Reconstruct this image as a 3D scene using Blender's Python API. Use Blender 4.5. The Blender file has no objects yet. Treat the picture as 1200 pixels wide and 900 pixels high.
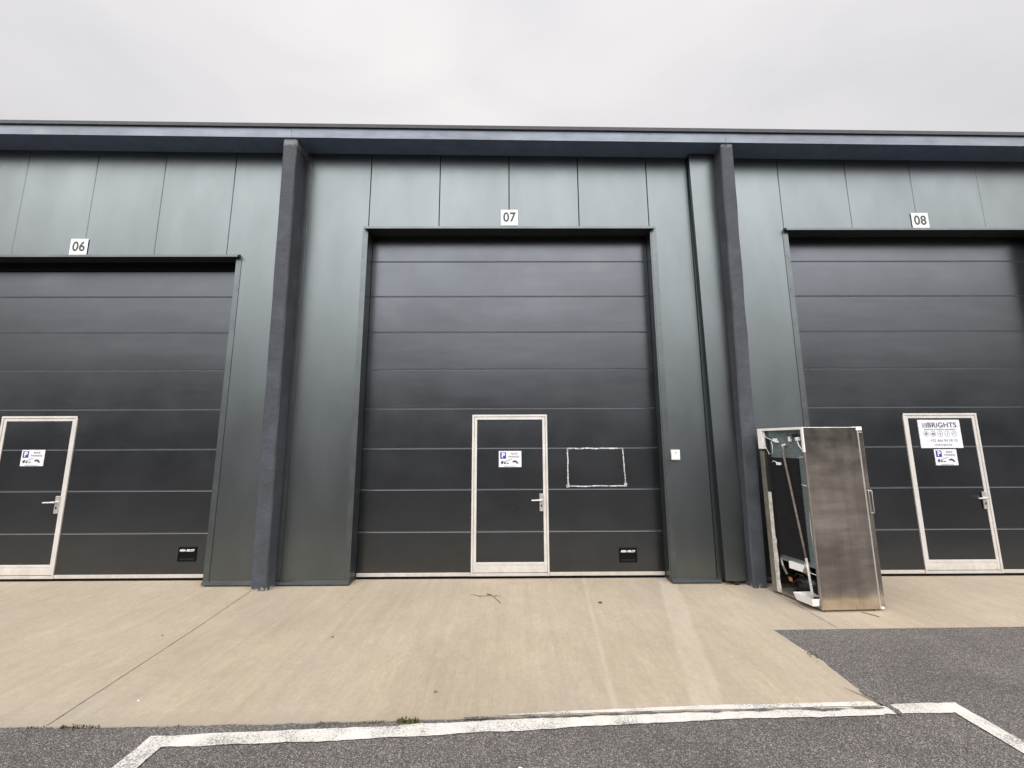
import bpy, bmesh, math, random
from mathutils import Vector, Matrix, noise
random.seed(7)
scn = bpy.context.scene
col = scn.collection
PI = math.pi

# ------------------------------------------------------------------ nodes
class NT:
    def __init__(s, name):
        s.m = bpy.data.materials.new(name); s.m.use_nodes = True
        s.t = s.m.node_tree; s.t.nodes.clear()
        s.out = s.n('ShaderNodeOutputMaterial')
        s.b = s.n('ShaderNodeBsdfPrincipled')
        s.l(s.b.outputs[0], s.out.inputs[0])
        s.tc = s.n('ShaderNodeTexCoord')
    def n(s, t, **k):
        x = s.t.nodes.new(t)
        for a, v in k.items(): setattr(x, a, v)
        return x
    def l(s, a, b): s.t.links.new(a, b)
    def pos(s, scale=(1,1,1), rot=(0,0,0)):
        g = s.n('ShaderNodeNewGeometry')
        m = s.n('ShaderNodeMapping'); m.inputs['Scale'].default_value = scale; m.inputs['Rotation'].default_value = rot
        s.l(g.outputs['Position'], m.inputs['Vector']); return m.outputs[0]
    def noise(s, scale, detail=4, rough=.55, vec=None, dist=0):
        x = s.n('ShaderNodeTexNoise'); x.inputs['Scale'].default_value = scale
        x.inputs['Detail'].default_value = detail; x.inputs['Roughness'].default_value = rough
        x.inputs['Distortion'].default_value = dist
        s.l(vec if vec is not None else s.pos(), x.inputs['Vector']); return x.outputs['Fac']
    def voro(s, scale, vec=None, feature='F1', out='Distance'):
        x = s.n('ShaderNodeTexVoronoi'); x.feature = feature; x.inputs['Scale'].default_value = scale
        s.l(vec if vec is not None else s.pos(), x.inputs['Vector']); return x.outputs[out]
    def ramp(s, fac, pts):
        r = s.n('ShaderNodeValToRGB'); e = r.color_ramp.elements
        while len(e) > 1: e.remove(e[-1])
        for i, (p, c) in enumerate(pts):
            if not isinstance(c, tuple): c = (c, c, c)
            k = e[0] if i == 0 else e.new(p)
            k.position = p; k.color = (*c, 1)
        s.l(fac, r.inputs[0]); return r.outputs[0]
    def mix(s, fac, a, b, mode='MIX'):
        x = s.n('ShaderNodeMix', data_type='RGBA', blend_type=mode)
        for sock, v in ((x.inputs[0], fac), (x.inputs[6], a), (x.inputs[7], b)):
            if isinstance(v, (int, float)):
                if sock == x.inputs[0]: sock.default_value = v
                else: sock.default_value = (v, v, v, 1)
            elif isinstance(v, tuple): sock.default_value = (*v, 1)
            else: s.l(v, sock)
        return x.outputs[2]
    def math(s, op, a, b=None, clamp=False):
        x = s.n('ShaderNodeMath', operation=op, use_clamp=clamp)
        for i, v in enumerate((a, b)):
            if v is None: continue
            if isinstance(v, (int, float)): x.inputs[i].default_value = v
            else: s.l(v, x.inputs[i])
        return x.outputs[0]
    def bump(s, h, strength=.3, dist=.01, prev=None):
        x = s.n('ShaderNodeBump'); x.inputs['Strength'].default_value = strength; x.inputs['Distance'].default_value = dist
        s.l(h, x.inputs['Height'])
        if prev is not None: s.l(prev, x.inputs['Normal'])
        s.l(x.outputs[0], s.b.inputs['Normal']); return x.outputs[0]
    def set(s, color=None, rough=None, metal=None, spec=None):
        for k, v in (('Base Color', color), ('Roughness', rough), ('Metallic', metal), ('Specular IOR Level', spec)):
            if v is None: continue
            i = s.b.inputs[k]
            if isinstance(v, (int, float)): i.default_value = v
            elif isinstance(v, tuple): i.default_value = (*v, 1)
            else: s.l(v, i)
        return s

def plain(name, c, rough=.5, metal=0, spec=.5, var=.15, sc=6):
    t = NT(name)
    k = t.ramp(t.noise(sc, 5), [(.3, 1-var), (.7, 1+var)])
    t.set(t.mix(1, c, k, 'MULTIPLY'), rough, metal, spec)
    r = t.noise(sc*2.3, 4); t.set(rough=t.math('ADD', t.math('MULTIPLY', r, .2), rough-.1))
    return t.m

M = {}
# profiled sandwich wall panel, dark green grey, satin coil coating
def m_wall():
    t = NT('wall_panel')
    big = t.ramp(t.noise(.9, 5, vec=t.pos((1, 1, .35))), [(.3, .88), (.7, 1.1)])
    c = t.mix(1, (.142, .160, .163), big, 'MULTIPLY')
    # faint dirt near the ground
    g = t.n('ShaderNodeNewGeometry'); sp = t.n('ShaderNodeSeparateXYZ'); t.l(g.outputs['Position'], sp.inputs[0])
    dn = t.math('ADD', t.math('MULTIPLY', t.noise(3, 6, vec=t.pos((1, 1, .4))), .9), t.math('MULTIPLY', sp.outputs['Z'], 1.0))
    dirt = t.ramp(dn, [(.40, .30), (.65, 0.0)])
    c = t.mix(dirt, c, (.19, .18, .155))
    sc = t.ramp(t.noise(9, 8, .75, vec=t.pos((2.2, 2.2, .5))), [(.72, 0.), (.76, .35)])
    c = t.mix(sc, c, (.36, .37, .36))
    t.set(c, t.ramp(t.noise(2.2, 5, vec=t.pos((1, 1, .4))), [(.3, .34), (.7, .41)]), 1., .5)
    w = t.n('ShaderNodeTexWave', wave_type='BANDS', bands_direction='X', wave_profile='SIN'); w.inputs['Scale'].default_value = 11
    t.l(t.pos(), w.inputs['Vector'])
    b1 = t.bump(w.outputs['Fac'], .10, .002)
    b2 = t.bump(t.noise(1.6, 3, vec=t.pos((1.6, 1, .7))), .12, .02, b1)
    t.bump(t.noise(160, 2), .04, .002, b2)
    return t.m
M['wall'] = m_wall()
def m_door():
    t = NT('door_panel')
    big = t.ramp(t.noise(.8, 6, vec=t.pos((.6, 1, 1.5))), [(.3, .86), (.7, 1.12)])
    c = t.mix(1, (.089, .096, .104), big, 'MULTIPLY')
    g = t.n('ShaderNodeNewGeometry'); sp = t.n('ShaderNodeSeparateXYZ'); t.l(g.outputs['Position'], sp.inputs[0])
    sm = t.ramp(t.noise(2.1, 7, .65, vec=t.pos((1, 1, .9)), dist=1), [(.52, 0.), (.75, .16)])
    c = t.mix(sm, c, (.135, .135, .135))
    dn = t.math('ADD', t.math('MULTIPLY', t.noise(5, 6), .5), t.math('MULTIPLY', sp.outputs['Z'], 1.3))
    c = t.mix(t.ramp(dn, [(.25, .25), (.5, 0.)]), c, (.16, .145, .125))
    sp2 = t.ramp(t.noise(14, 9, .8, vec=t.pos((1, 1, .45))), [(.755, 0.), (.78, .5)])
    c = t.mix(sp2, c, (.4, .4, .4))
    t.set(c, t.ramp(t.noise(1.7, 5), [(.3, .27), (.7, .34)]), 1., .5)
    b1 = t.bump(t.noise(60, 3, .6, vec=t.pos((.12, 1, 5))), .10, .003)
    b2 = t.bump(t.noise(1.2, 2, vec=t.pos((.5, 1, 2))), .16, .02, b1)
    t.bump(t.noise(140, 2), .05, .002, b2)
    return t.m
M['door'] = m_door()
def m_conc_paint():
    t = NT('painted_concrete')
    n1 = t.noise(3.2, 8, .65)
    c = t.ramp(n1, [(.25, (.026, .031, .037)), (.5, (.038, .044, .053)), (.75, (.058, .066, .078))])
    ch = t.ramp(t.noise(16, 8, .8), [(.68, 0.), (.74, .7)])
    c = t.mix(ch, c, (.15, .158, .168))
    dk = t.ramp(t.noise(7, 6, .7, vec=t.pos((1, 1, 2.2))), [(.60, 0.), (.7, .6)])
    c = t.mix(dk, c, (.022, .024, .028))
    # worn, splashed foot
    g = t.n('ShaderNodeNewGeometry'); sp = t.n('ShaderNodeSeparateXYZ'); t.l(g.outputs['Position'], sp.inputs[0])
    dn = t.math('ADD', t.math('MULTIPLY', t.noise(22, 7, .7), .32), sp.outputs['Z'])
    c = t.mix(t.ramp(dn, [(.15, .8), (.185, 0.)]), c, (.36, .33, .28))
    tn = t.math('ADD', t.math('MULTIPLY', t.noise(14, 6, .7), .25), sp.outputs['Z'])
    c = t.mix(t.ramp(t.math('SUBTRACT', tn, 5.0), [(.95, 0.), (1., .5)]), c, (.30, .31, .33))
    t.set(c, .72, 0, .5)
    b1 = t.bump(t.noise(9, 7, .7), .8, .015)
    t.bump(t.voro(45), .25, .004, b1)
    return t.m
M['fin'] = m_conc_paint()
def m_fascia():
    t = NT('fascia_metal')
    c = t.mix(1, (.155, .176, .205), t.ramp(t.noise(1.1, 7, .65, vec=t.pos((.8, 1, 5))), [(.3, .75), (.7, 1.25)]), 'MULTIPLY')
    c = t.mix(t.ramp(t.noise(11, 8, .8, vec=t.pos((.5, 1, 3))), [(.68, 0.), (.74, .45)]), c, (.3, .31, .34))
    t.set(c, t.ramp(t.noise(3, 5), [(.3, .42), (.7, .58)]), .45, .5)
    t.bump(t.noise(1.5, 3, vec=t.pos((1, 1, 3))), .3, .02)
    return t.m
M['fascia'] = m_fascia()
M['soffit'] = plain('soffit_sheet', (.105, .145, .225), .6, .1, .4)
M['coping'] = plain('coping_sheet', (.022, .024, .032), .5, .1, .4)
M['trim'] = plain('green_trim', (.118, .132, .134), .40, .9, .5, .12, 3)
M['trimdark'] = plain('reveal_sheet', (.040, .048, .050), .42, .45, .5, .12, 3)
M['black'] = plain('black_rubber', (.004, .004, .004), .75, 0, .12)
M['blackp'] = plain('black_plastic', (.012, .012, .013), .35, 0, .5)
M['gap'] = plain('dark_gap', (.012, .013, .014), .8, 0, .2)
M['glint'] = plain('painted_joint_glint', (.115, .123, .13), .4, .2, .5)  # paler tone that paints the sky glint on the door joints
def m_alu():
    t = NT('anodised_aluminium')
    c = t.mix(1, (.66, .63, .59), t.ramp(t.noise(5, 6, .6), [(.3, .86), (.7, 1.08)]), 'MULTIPLY')
    g = t.n('ShaderNodeNewGeometry'); sp = t.n('ShaderNodeSeparateXYZ'); t.l(g.outputs['Position'], sp.inputs[0])
    dn = t.math('ADD', t.math('MULTIPLY', t.noise(18, 6, .7), .35), sp.outputs['Z'])
    c = t.mix(t.ramp(dn, [(.18, .45), (.36, 0.)]), c, (.36, .32, .27))
    t.set(c, .42, .35, .5); t.bump(t.noise(90, 2), .05, .002)
    return t.m
M['alu'] = m_alu()
M['steel'] = plain('satin_steel', (.62, .60, .57), .32, .7, .5, .08, 20)
M['white'] = plain('white_plastic', (.74, .73, .69), .4, 0, .5, .05, 12)
M['sign'] = plain('white_sign', (.66, .66, .69), .35, 0, .5, .03, 8)
M['plate'] = plain('number_plate', (.72, .71, .70), .4, 0, .5, .05, 15)
M['ink'] = plain('dark_ink', (.055, .055, .06), .5, 0, .3)
M['inkgrey'] = plain('grey_ink', (.20, .20, .21), .5, 0, .3)
M['inkblue'] = plain('steel_blue_ink', (.24, .26, .36), .5, 0, .3)
M['blue'] = plain('blue_sign_ink', (.025, .045, .26), .4, 0, .4)
M['inkwhite'] = plain('white_ink', (.75, .75, .75), .5, 0, .3)
def m_tape():
    t = NT('clear_tape')
    n = t.noise(26, 6, .75)
    c = t.ramp(n, [(.38, (.16, .17, .175)), (.50, (.45, .45, .45)), (.62, (.8, .8, .8))])
    t.set(c, .22, .1, .6); t.bump(n, .6, .004); return t.m
M['tape'] = m_tape()

def m_concrete():
    t = NT('brushed_concrete')
    base = t.ramp(t.noise(.55, 7, .6), [(.28, (.315, .263, .193)), (.5, (.372, .313, .230)), (.72, (.428, .364, .271))])
    p = t.pos((1, .16, 1), (0, 0, math.radians(3)))
    st = t.ramp(t.noise(46, 8, .9, vec=p, dist=.35), [(.32, .88), (.68, 1.10)])
    c = t.mix(1, base, st, 'MULTIPLY')
    p2 = t.pos((1, .40, 1), (0, 0, math.radians(-3)))
    st2 = t.ramp(t.noise(5.5, 8, .8, vec=p2, dist=.4), [(.3, .91), (.7, 1.07)])
    p3 = t.pos((1, .03, 1), (0, 0, math.radians(1)))
    c = t.mix(1, c, t.ramp(t.noise(12, 4, .7, vec=p3), [(.36, .95), (.5, 1.), (.66, 1.05)]), 'MULTIPLY')
    grey = t.ramp(t.noise(.9, 6, .7, dist=.5), [(.45, 0.), (.7, .6)])
    c = t.mix(grey, c, (.335, .298, .245))
    mo = t.ramp(t.noise(24, 8, .85), [(.3, .86), (.7, 1.10)])
    c = t.mix(1, c, mo, 'MULTIPLY')
    c = t.mix(1, c, st2, 'MULTIPLY')
    # pale wheel track running out of the middle bay
    g = t.n('ShaderNodeNewGeometry'); sp = t.n('ShaderNodeSeparateXYZ'); t.l(g.outputs['Position'], sp.inputs[0])
    d = t.math('ADD', t.math('SUBTRACT', sp.outputs['X'], 1.98), t.math('MULTIPLY', sp.outputs['Y'], -.28))
    d = t.math('ADD', d, t.math('MULTIPLY', t.math('SUBTRACT', t.noise(1.6, 5), .5), .10))
    tr = t.math('MULTIPLY', t.ramp(t.math('ABSOLUTE', d), [(.09, .55), (.13, 0.)]), t.ramp(t.noise(7, 7, .75, vec=t.pos((1, .4, 1))), [(.3, .25), (.7, 1.)]))
    c = t.mix(tr, c, (.47, .42, .335))
    d2 = t.math('ABSOLUTE', t.math('ADD', t.math('SUBTRACT', sp.outputs['X'], .93), t.math('MULTIPLY', sp.outputs['Y'], -.10)))
    c = t.mix(t.ramp(d2, [(.008, .28), (.030, 0.)]), c, (.48, .43, .35))
    blot = t.ramp(t.noise(2.2, 9, .75, dist=.8), [(.55, 0.), (.75, .42)])
    c = t.mix(blot, c, (.26, .225, .18))
    scuff = t.ramp(t.noise(5, 9, .78, vec=t.pos((1, .5, 1), (0, 0, .7)), dist=1.2), [(.64, 0.), (.78, .5)])
    c = t.mix(scuff, c, (.25, .22, .18))
    gr = t.ramp(t.noise(170, 4, .8), [(.25, .78), (.75, 1.20)])
    c = t.mix(1, c, gr, 'MULTIPLY')
    pit = t.ramp(t.voro(34), [(.05, .5), (.09, 1.)])
    pm = t.ramp(t.noise(3, 3), [(.45, 0.), (.55, 1.)])
    c = t.mix(t.math('MULTIPLY', pm, .7), c, t.mix(1, c, pit, 'MULTIPLY'))
    # grime where slab meets asphalt and wall
    wy = t.math('ADD', sp.outputs['Y'], t.math('MULTIPLY', t.noise(3, 5), .25))
    c = t.mix(t.ramp(t.math('MULTIPLY', t.math('ADD', wy, 2.36), 4.), [(0., .40), (.55, 0.)]), c, (.26, .235, .19))
    t.set(c, .85, 0, .3)
    b = t.bump(t.noise(70, 4, .7, vec=p), .35, .003)
    t.bump(t.noise(260, 3), .3, .002, b)
    return t.m
M['concrete'] = m_concrete()
def m_asphalt():
    t = NT('asphalt')
    v = t.voro(210, out='Color')
    sep = t.n('ShaderNodeSeparateColor'); t.l(v, sep.inputs[0])
    c = t.ramp(sep.outputs[0], [(0., (.042, .038, .035)), (.5, (.100, .091, .083)), (.84, (.170, .154, .143)), (.97, (.32, .295, .28))])
    c = t.mix(1, c, t.ramp(t.noise(1.3, 7, .6), [(.3, .82), (.7, 1.2)]), 'MULTIPLY')
    c = t.mix(1, c, t.ramp(t.noise(80, 5, .75), [(.3, .78), (.7, 1.2)]), 'MULTIPLY')
    pm = t.ramp(t.noise(2.1, 9, .72), [(.67, 0.), (.76, .35)])
    c = t.mix(pm, c, (.30, .29, .28))
    t.set(c, .82, 0, .4)
    b = t.bump(t.voro(150), .8, .006)
    t.bump(t.noise(14, 5), .3, .01, b)
    return t.m
M['asphalt'] = m_asphalt()
def m_paint():
    t = NT('road_paint')
    n = t.noise(95, 7, .85)
    m = t.math('ADD', n, t.math('MULTIPLY', t.math('SUBTRACT', t.noise(3.5, 5), .5), .45))
    f = t.ramp(m, [(.41, 0.), (.47, 1.)])
    w = t.mix(1, (.62, .60, .55), t.ramp(t.noise(9, 6, .7), [(.3, .82), (.7, 1.06)]), 'MULTIPLY')
    t.set(t.mix(f, (.16, .15, .145), w), .7, 0, .3)
    t.bump(t.voro(150), .5, .004)
    return t.m
M['paint'] = m_paint()
M['crack'] = plain('crack_dirt', (.14, .12, .095), .95, 0, .1, .4, 30)
def m_moss():
    t = NT('moss'); t.set(t.ramp(t.noise(60, 4), [(.3, (.035, .04, .012)), (.7, (.12, .12, .035))]), .95, 0, .1); return t.m
M['moss'] = m_moss()
M['twig'] = plain('dry_twig', (.075, .055, .04), .85, 0, .2, .3, 40)
def m_inox():
    t = NT('scuffed_stainless')
    g = t.n('ShaderNodeNewGeometry'); sp = t.n('ShaderNodeSeparateXYZ'); t.l(g.outputs['Position'], sp.inputs[0])
    c = t.ramp(t.noise(1.7, 7, .6, vec=t.pos((1, 1, 2.6)), dist=.8), [(.2, (.40, .355, .31)), (.5, (.54, .49, .43)), (.8, (.68, .625, .56))])
    sm = t.ramp(t.noise(6, 9, .78, vec=t.pos((1.4, 1, .8)), dist=1.2), [(.62, 0.), (.76, .12)])
    c = t.mix(sm, c, (.60, .57, .52))
    dn = t.math('ADD', t.math('MULTIPLY', t.noise(8, 6), .12), sp.outputs['Z'])
    c = t.mix(t.ramp(dn, [(.20, .5), (.40, 0.)]), c, (.52, .45, .35))
    v1 = t.ramp(t.noise(7, 6, .7, vec=t.pos((1, 1, .12))), [(.35, .84), (.65, 1.16)])
    c = t.mix(1, c, v1, 'MULTIPLY')
    bd = t.ramp(t.noise(2.6, 5, .6, vec=t.pos((.3, .3, 1.6))), [(.35, .68), (.65, 1.2)])
    c = t.mix(1, c, bd, 'MULTIPLY')
    scr = t.ramp(t.noise(9, 9, .85, vec=t.pos((1, 1, 3.5), (0, .35, 0)), dist=.5), [(.72, 0.), (.74, .6)])
    c = t.mix(scr, c, (.75, .70, .62))
    r = t.ramp(t.noise(3.4, 6, .6, dist=1), [(.3, .12), (.7, .26)])
    t.set(c, r, .97, .5)
    b = t.bump(t.noise(1.9, 2, .4, vec=t.pos((1, 1, .9))), .55, .035)
    b = t.bump(t.noise(7, 4, .6, vec=t.pos((1, 1, .5))), .12, .01, b)
    t.bump(t.noise(50, 4, .7, vec=t.pos((1, 1, .05))), .05, .002, b)
    return t.m
M['inox'] = m_inox()
def m_galv():
    t = NT('galvanised_sheet')
    c = t.ramp(t.voro(28, out='Distance'), [(0., (.17, .22, .22)), (.6, (.24, .30, .30))])
    c = t.mix(t.ramp(t.noise(14, 8, .8), [(.6, 0.), (.7, .6)]), c, (.5, .55, .55))
    t.set(c, .34, .6, .5); t.bump(t.noise(5, 3), .3, .01); return t.m
M['galv'] = m_galv()
M['coil'] = plain('black_condenser', (.010, .010, .011), .5, 0, .4)
M['dirtywhite'] = plain('dirty_foam', (.50, .47, .42), .85, 0, .2, .3, 25)
M['pipe'] = plain('insulated_pipe', (.17, .145, .125), .75, 0, .2, .25, 30)
M['orange'] = plain('orange_label', (.36, .14, .04), .5)
M['comp'] = plain('compressor_black', (.008, .008, .01), .3, 0, .5)
M['copper'] = plain('dull_copper', (.06, .045, .035), .4, .6)
M['edge'] = plain('bent_steel_edge', (.25, .235, .205), .4, .6, .5, .2, 14)
M['roof'] = plain('roof_membrane', (.10, .10, .105), .8)
M['oppo'] = plain('unseen_block_cladding', (.045, .048, .052), .5, .1, .5, .2, .5)
M['oppodoor'] = plain('unseen_block_door', (.03, .032, .036), .5, .1, .5, .2, .5)

# ------------------------------------------------------------------ mesh helpers
class MB:
    """collects shapes and links them as ONE mesh object"""
    def __init__(s): s.bm = bmesh.new()
    def box(s, x0, x1, y0, y1, z0, z1, bev=0, f=None):
        g = bmesh.ops.create_cube(s.bm, size=1); vs = g['verts']
        for v in vs:
            v.co = Vector((x0+(v.co.x+.5)*(x1-x0), y0+(v.co.y+.5)*(y1-y0), z0+(v.co.z+.5)*(z1-z0)))
        new = set(vs)
        if bev:
            es = [e for e in s.bm.edges if e.verts[0] in new and e.verts[1] in new]
            r = bmesh.ops.bevel(s.bm, geom=es, offset=bev, segments=2, affect='EDGES', profile=.6)
            new = set(r['verts']) | {v for v in new if v.is_valid}
        if f:
            for v in new:
                if v.is_valid: v.co = Vector(f(*v.co))
        return s
    def poly(s, pts):
        vs = [s.bm.verts.new(p) for p in pts]; s.bm.faces.new(vs); return s
    def prism(s, pts, z0, z1):
        a = [s.bm.verts.new((x, y, z0)) for x, y in pts]; b = [s.bm.verts.new((x, y, z1)) for x, y in pts]
        n = len(pts)
        s.bm.faces.new(b); s.bm.faces.new(a[::-1])
        for i in range(n): s.bm.faces.new((a[i], a[(i+1) % n], b[(i+1) % n], b[i]))
        return s
    def hexa(s, b, t):  # bottom 4 points, top 4 points (ccw from above)
        a = [s.bm.verts.new(p) for p in b]; c = [s.bm.verts.new(p) for p in t]
        s.bm.faces.new(c); s.bm.faces.new(a[::-1])
        for i in range(4): s.bm.faces.new((a[i], a[(i+1) % 4], c[(i+1) % 4], c[i]))
        return s
    def tube(s, pts, r, n=8, r2=None):
        pts = [Vector(p) for p in pts]; rings = []
        for i, p in enumerate(pts):
            d = (pts[min(i+1, len(pts)-1)]-pts[max(i-1, 0)]).normalized()
            up = Vector((0, 0, 1)) if abs(d.z) < .9 else Vector((1, 0, 0))
            a = d.cross(up).normalized(); b = d.cross(a)
            rr = r if r2 is None else r+(r2-r)*i/(len(pts)-1)
            rings.append([s.bm.verts.new(p+(a*math.cos(2*PI*k/n)+b*math.sin(2*PI*k/n))*rr) for k in range(n)])
        for q, w in zip(rings, rings[1:]):
            for k in range(n): s.bm.faces.new((q[k], q[(k+1) % n], w[(k+1) % n], w[k]))
        s.bm.faces.new(rings[0][::-1]); s.bm.faces.new(rings[-1]); return s
    def disc(s, c, r, axis='Y', n=24, th=.002):
        c = Vector(c)
        a = [s.bm.verts.new(c+Vector((r*math.cos(2*PI*k/n), 0, r*math.sin(2*PI*k/n)))) for k in range(n)]
        s.bm.faces.new(a); return s
    def build(s, name, mat, parent=None, smooth=False, loc=(0, 0, 0)):
        bmesh.ops.recalc_face_normals(s.bm, faces=s.bm.faces[:])
        me = bpy.data.meshes.new(name); s.bm.to_mesh(me); s.bm.free()
        me.materials.append(mat)
        if smooth:
            for p in me.polygons: p.use_smooth = True
        o = bpy.data.objects.new(name, me); col.objects.link(o)
        if parent is not None: o.parent = parent
        o.location = loc
        return o

def tag(o, label=None, cat=None, group=None, kind=None):
    if label: o['label'] = label
    if cat: o['category'] = cat
    if group: o['group'] = group
    if kind: o['kind'] = kind
    return o
def empty(name, loc, label, cat, group=None):
    o = bpy.data.objects.new(name, None); col.objects.link(o); o.location = loc; o.empty_display_size = .2
    return tag(o, label, cat, group)

def text(name, s, x, z, size, mat, parent, y=-.0012, sx=1., align='CENTER', bold=0., shear=0, extr=.0004):
    """lettering facing -Y, built flat on the board and turned into a mesh"""
    c = bpy.data.curves.new(name, 'FONT'); c.body = s; c.size = size; c.align_x = align; c.align_y = 'CENTER'
    c.offset = bold; c.shear = shear; c.extrude = extr; c.space_character = 1.05
    t = bpy.data.objects.new(name, c); col.objects.link(t)
    dg = bpy.context.evaluated_depsgraph_get(); dg.update()
    me = bpy.data.meshes.new_from_object(t.evaluated_get(dg)); me.name = name
    bpy.data.objects.remove(t); bpy.data.curves.remove(c)
    for v in me.vertices:
        a, b, d = v.co; v.co = (x+a*sx, y-d, z+b)
    me.materials.clear(); me.materials.append(mat)
    o = bpy.data.objects.new(name, me); col.objects.link(o); o.parent = parent
    return o

# ------------------------------------------------------------------ setting: ground
MB().prism([(-150, -150), (150, -150), (150, 150), (-150, 150)], -.3, -.005).build('ground', M['asphalt'])
tag(bpy.data.objects['ground'], kind='structure', label='dark grey speckled asphalt of the forecourt', cat='ground')

def wob(p, q, n, amp, seed=0):
    out = []
    for i in range(n):
        t = i/n; x = p[0]+(q[0]-p[0])*t; y = p[1]+(q[1]-p[1])*t
        k = noise.noise((x*4.1+seed, y*4.1, seed))*amp+noise.noise((x*17+seed, y*17, seed+3))*amp*.5
        dx, dy = q[0]-p[0], q[1]-p[1]; L = math.hypot(dx, dy)
        if 0 < i: x += -dy/L*k; y += dx/L*k
        out.append((x, y))
    return out
ap = [(-18, .6)]
ap += wob((-18, -2.5), (-2.2, -2.50), 120, .012, 1) + wob((-2.2, -2.50), (-1.07, -2.475), 40, .014, 2) + wob((-1.07, -2.475), (2.46, -2.372), 90, .008, 3)
ap += wob((2.46, -2.372), (2.50, -1.85), 20, .014, 4) + wob((2.50, -1.85), (2.462, -1.26), 20, .012, 5) + wob((2.462, -1.26), (18, -1.05), 90, .006, 6)
ap += [(18, -1.05), (18, .6)]
tag(MB().prism(ap, -.1, 0).build('pavement', M['concrete']), kind='structure', label='beige brushed concrete apron in front of the doors', cat='pavement')

def strip(pts, w, z, nm, mat, parent=None, amp=.0, seed=0, wv=0):
    b = MB(); L = []; R = []
    P = []
    for p, q in zip(pts, pts[1:]): P += wob(p, q, max(2, int(math.dist(p, q)*22)), amp, seed)
    P.append(pts[-1])
    for i, p in enumerate(P):
        a = P[max(0, i-1)]; c = P[min(len(P)-1, i+1)]
        d = Vector((c[0]-a[0], c[1]-a[1])).normalized(); n = Vector((-d.y, d.x))
        ww = w/2*(1+wv*noise.noise((p[0]*14, p[1]*14, seed)))
        L.append(b.bm.verts.new((p[0]+n.x*ww, p[1]+n.y*ww, z))); R.append(b.bm.verts.new((p[0]-n.x*ww, p[1]-n.y*ww, z)))
    for i in range(len(P)-1): b.bm.faces.new((L[i], R[i], R[i+1], L[i+1]))
    return b.build(nm, mat, parent)
for i, (pts, w) in enumerate([([(-3.11, -.17), (-3.0, -1.2), (-2.9, -2.49)], .0055), ([(3.09, -.1), (3.09, -1.25)], .0055),
                              ([(9.0, -.1), (9.0, -1.2)], .008)]):
    tag(strip(pts, w, .0035, 'joint', M['crack'], None, .003, i, .8), kind='structure',
        label=['thin dark joint in the concrete running from the left pillar foot', 'thin dark joint in the concrete by the old refrigerator', 'thin dark joint in the concrete right of door 08'][i], cat='joint')

# painted bay outline: quads at 4 mm, edges slightly ragged
def ragged(pts, z, seed, amp=.010):
    P = []
    for p, q in zip(pts, pts[1:]+pts[:1]): P += wob(p, q, max(2, int(math.dist(p, q)*45)), amp, seed)
    b = MB(); vs = [b.bm.verts.new((x, y, z)) for x, y in P]; f = b.bm.faces.new(vs); f.normal_update()
    bmesh.ops.triangulate(b.bm, faces=[f]); return b
tag(ragged([(-2.17, -7.4), (-2.05, -7.4), (-2.03, -2.68), (-1.0, -2.637), (0.0, -2.57), (1.36, -2.482), (2.40, -2.459), (2.405, -2.447), (2.88, -2.434),
            (2.925, -7.4), (3.04, -7.4), (2.99, -2.334), (2.59, -2.346), (2.46, -2.372), (1.0, -2.424), (0., -2.470), (-1.05, -2.535), (-2.165, -2.590)], .0022, 11).build('road_marking', M['paint']),
    kind='structure', label='worn white painted outline of a parking bay', cat='road marking')
# paint that carries on onto the slab edge
tag(ragged([(-.15, -2.438), (1.1, -2.397), (2.44, -2.366), (2.44, -2.325), (1.25, -2.352), (.3, -2.40)], .0045, 15, .006).build('road_marking', M['paint']),
    kind='structure', label='thin white paint strip on the edge of the concrete slab', cat='road marking')
tag(strip([(-.3, -2.462), (.4, -2.444), (1.1, -2.418), (1.9, -2.399), (2.46, -2.392)], .011, .0075, 'joint', M['asphalt'], None, .018, 21, 2.6), kind='structure',
    label='dark broken gap through the white line along the slab edge', cat='joint')
b = MB()
tag(strip([(2.47, -2.20), (2.485, -2.30), (2.505, -2.38), (2.50, -2.46)], .045, .0085, 'crack', M['asphalt'], None, .05, 31, 2.2), kind='structure', label='broken asphalt at the corner of the concrete slab', cat='crack')
tag(strip([(2.38, -2.17), (2.43, -2.26), (2.46, -2.33)], .008, .006, 'crack', M['crack'], None, .01, 33, 1.2), kind='structure', label='short dark crack across the slab corner', cat='crack')

# moss and tiny weeds along the slab edge
b = MB()
for x0, x1, n, h in [(-2.80, -2.55, 90, .008), (-3.0, -2.85, 30, .006), (-2.2, -2.05, 25, .005), (-1.22, -1.05, 30, .006), (-.95, -.80, 45, .007), (-.72, -.58, 110, .011), (2.44, 2.52, 30, .010)]:
    for i in range(n):
        t = random.random(); x = x0+(x1-x0)*t
        y = (-2.505 if x < -2 else -2.488+.02*(x+1)) + random.gauss(0, .008)
        if x > 2: y = -1.72+random.gauss(0, .04)
        r = random.uniform(.3, 1)*h; a = random.random()*6.28
        z0 = -.005
        b.poly([(x+math.cos(a)*r, y+math.sin(a)*r, z0+random.random()*h), (x-math.sin(a)*r*.5, y+math.cos(a)*r*.5, z0), (x+random.gauss(0, r*.5), y+random.gauss(0, r*.5), z0+r*2+.006)])
tag(b.build('moss', M['moss']), 'low green moss growing along the edge of the concrete', 'moss', kind='stuff')

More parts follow.
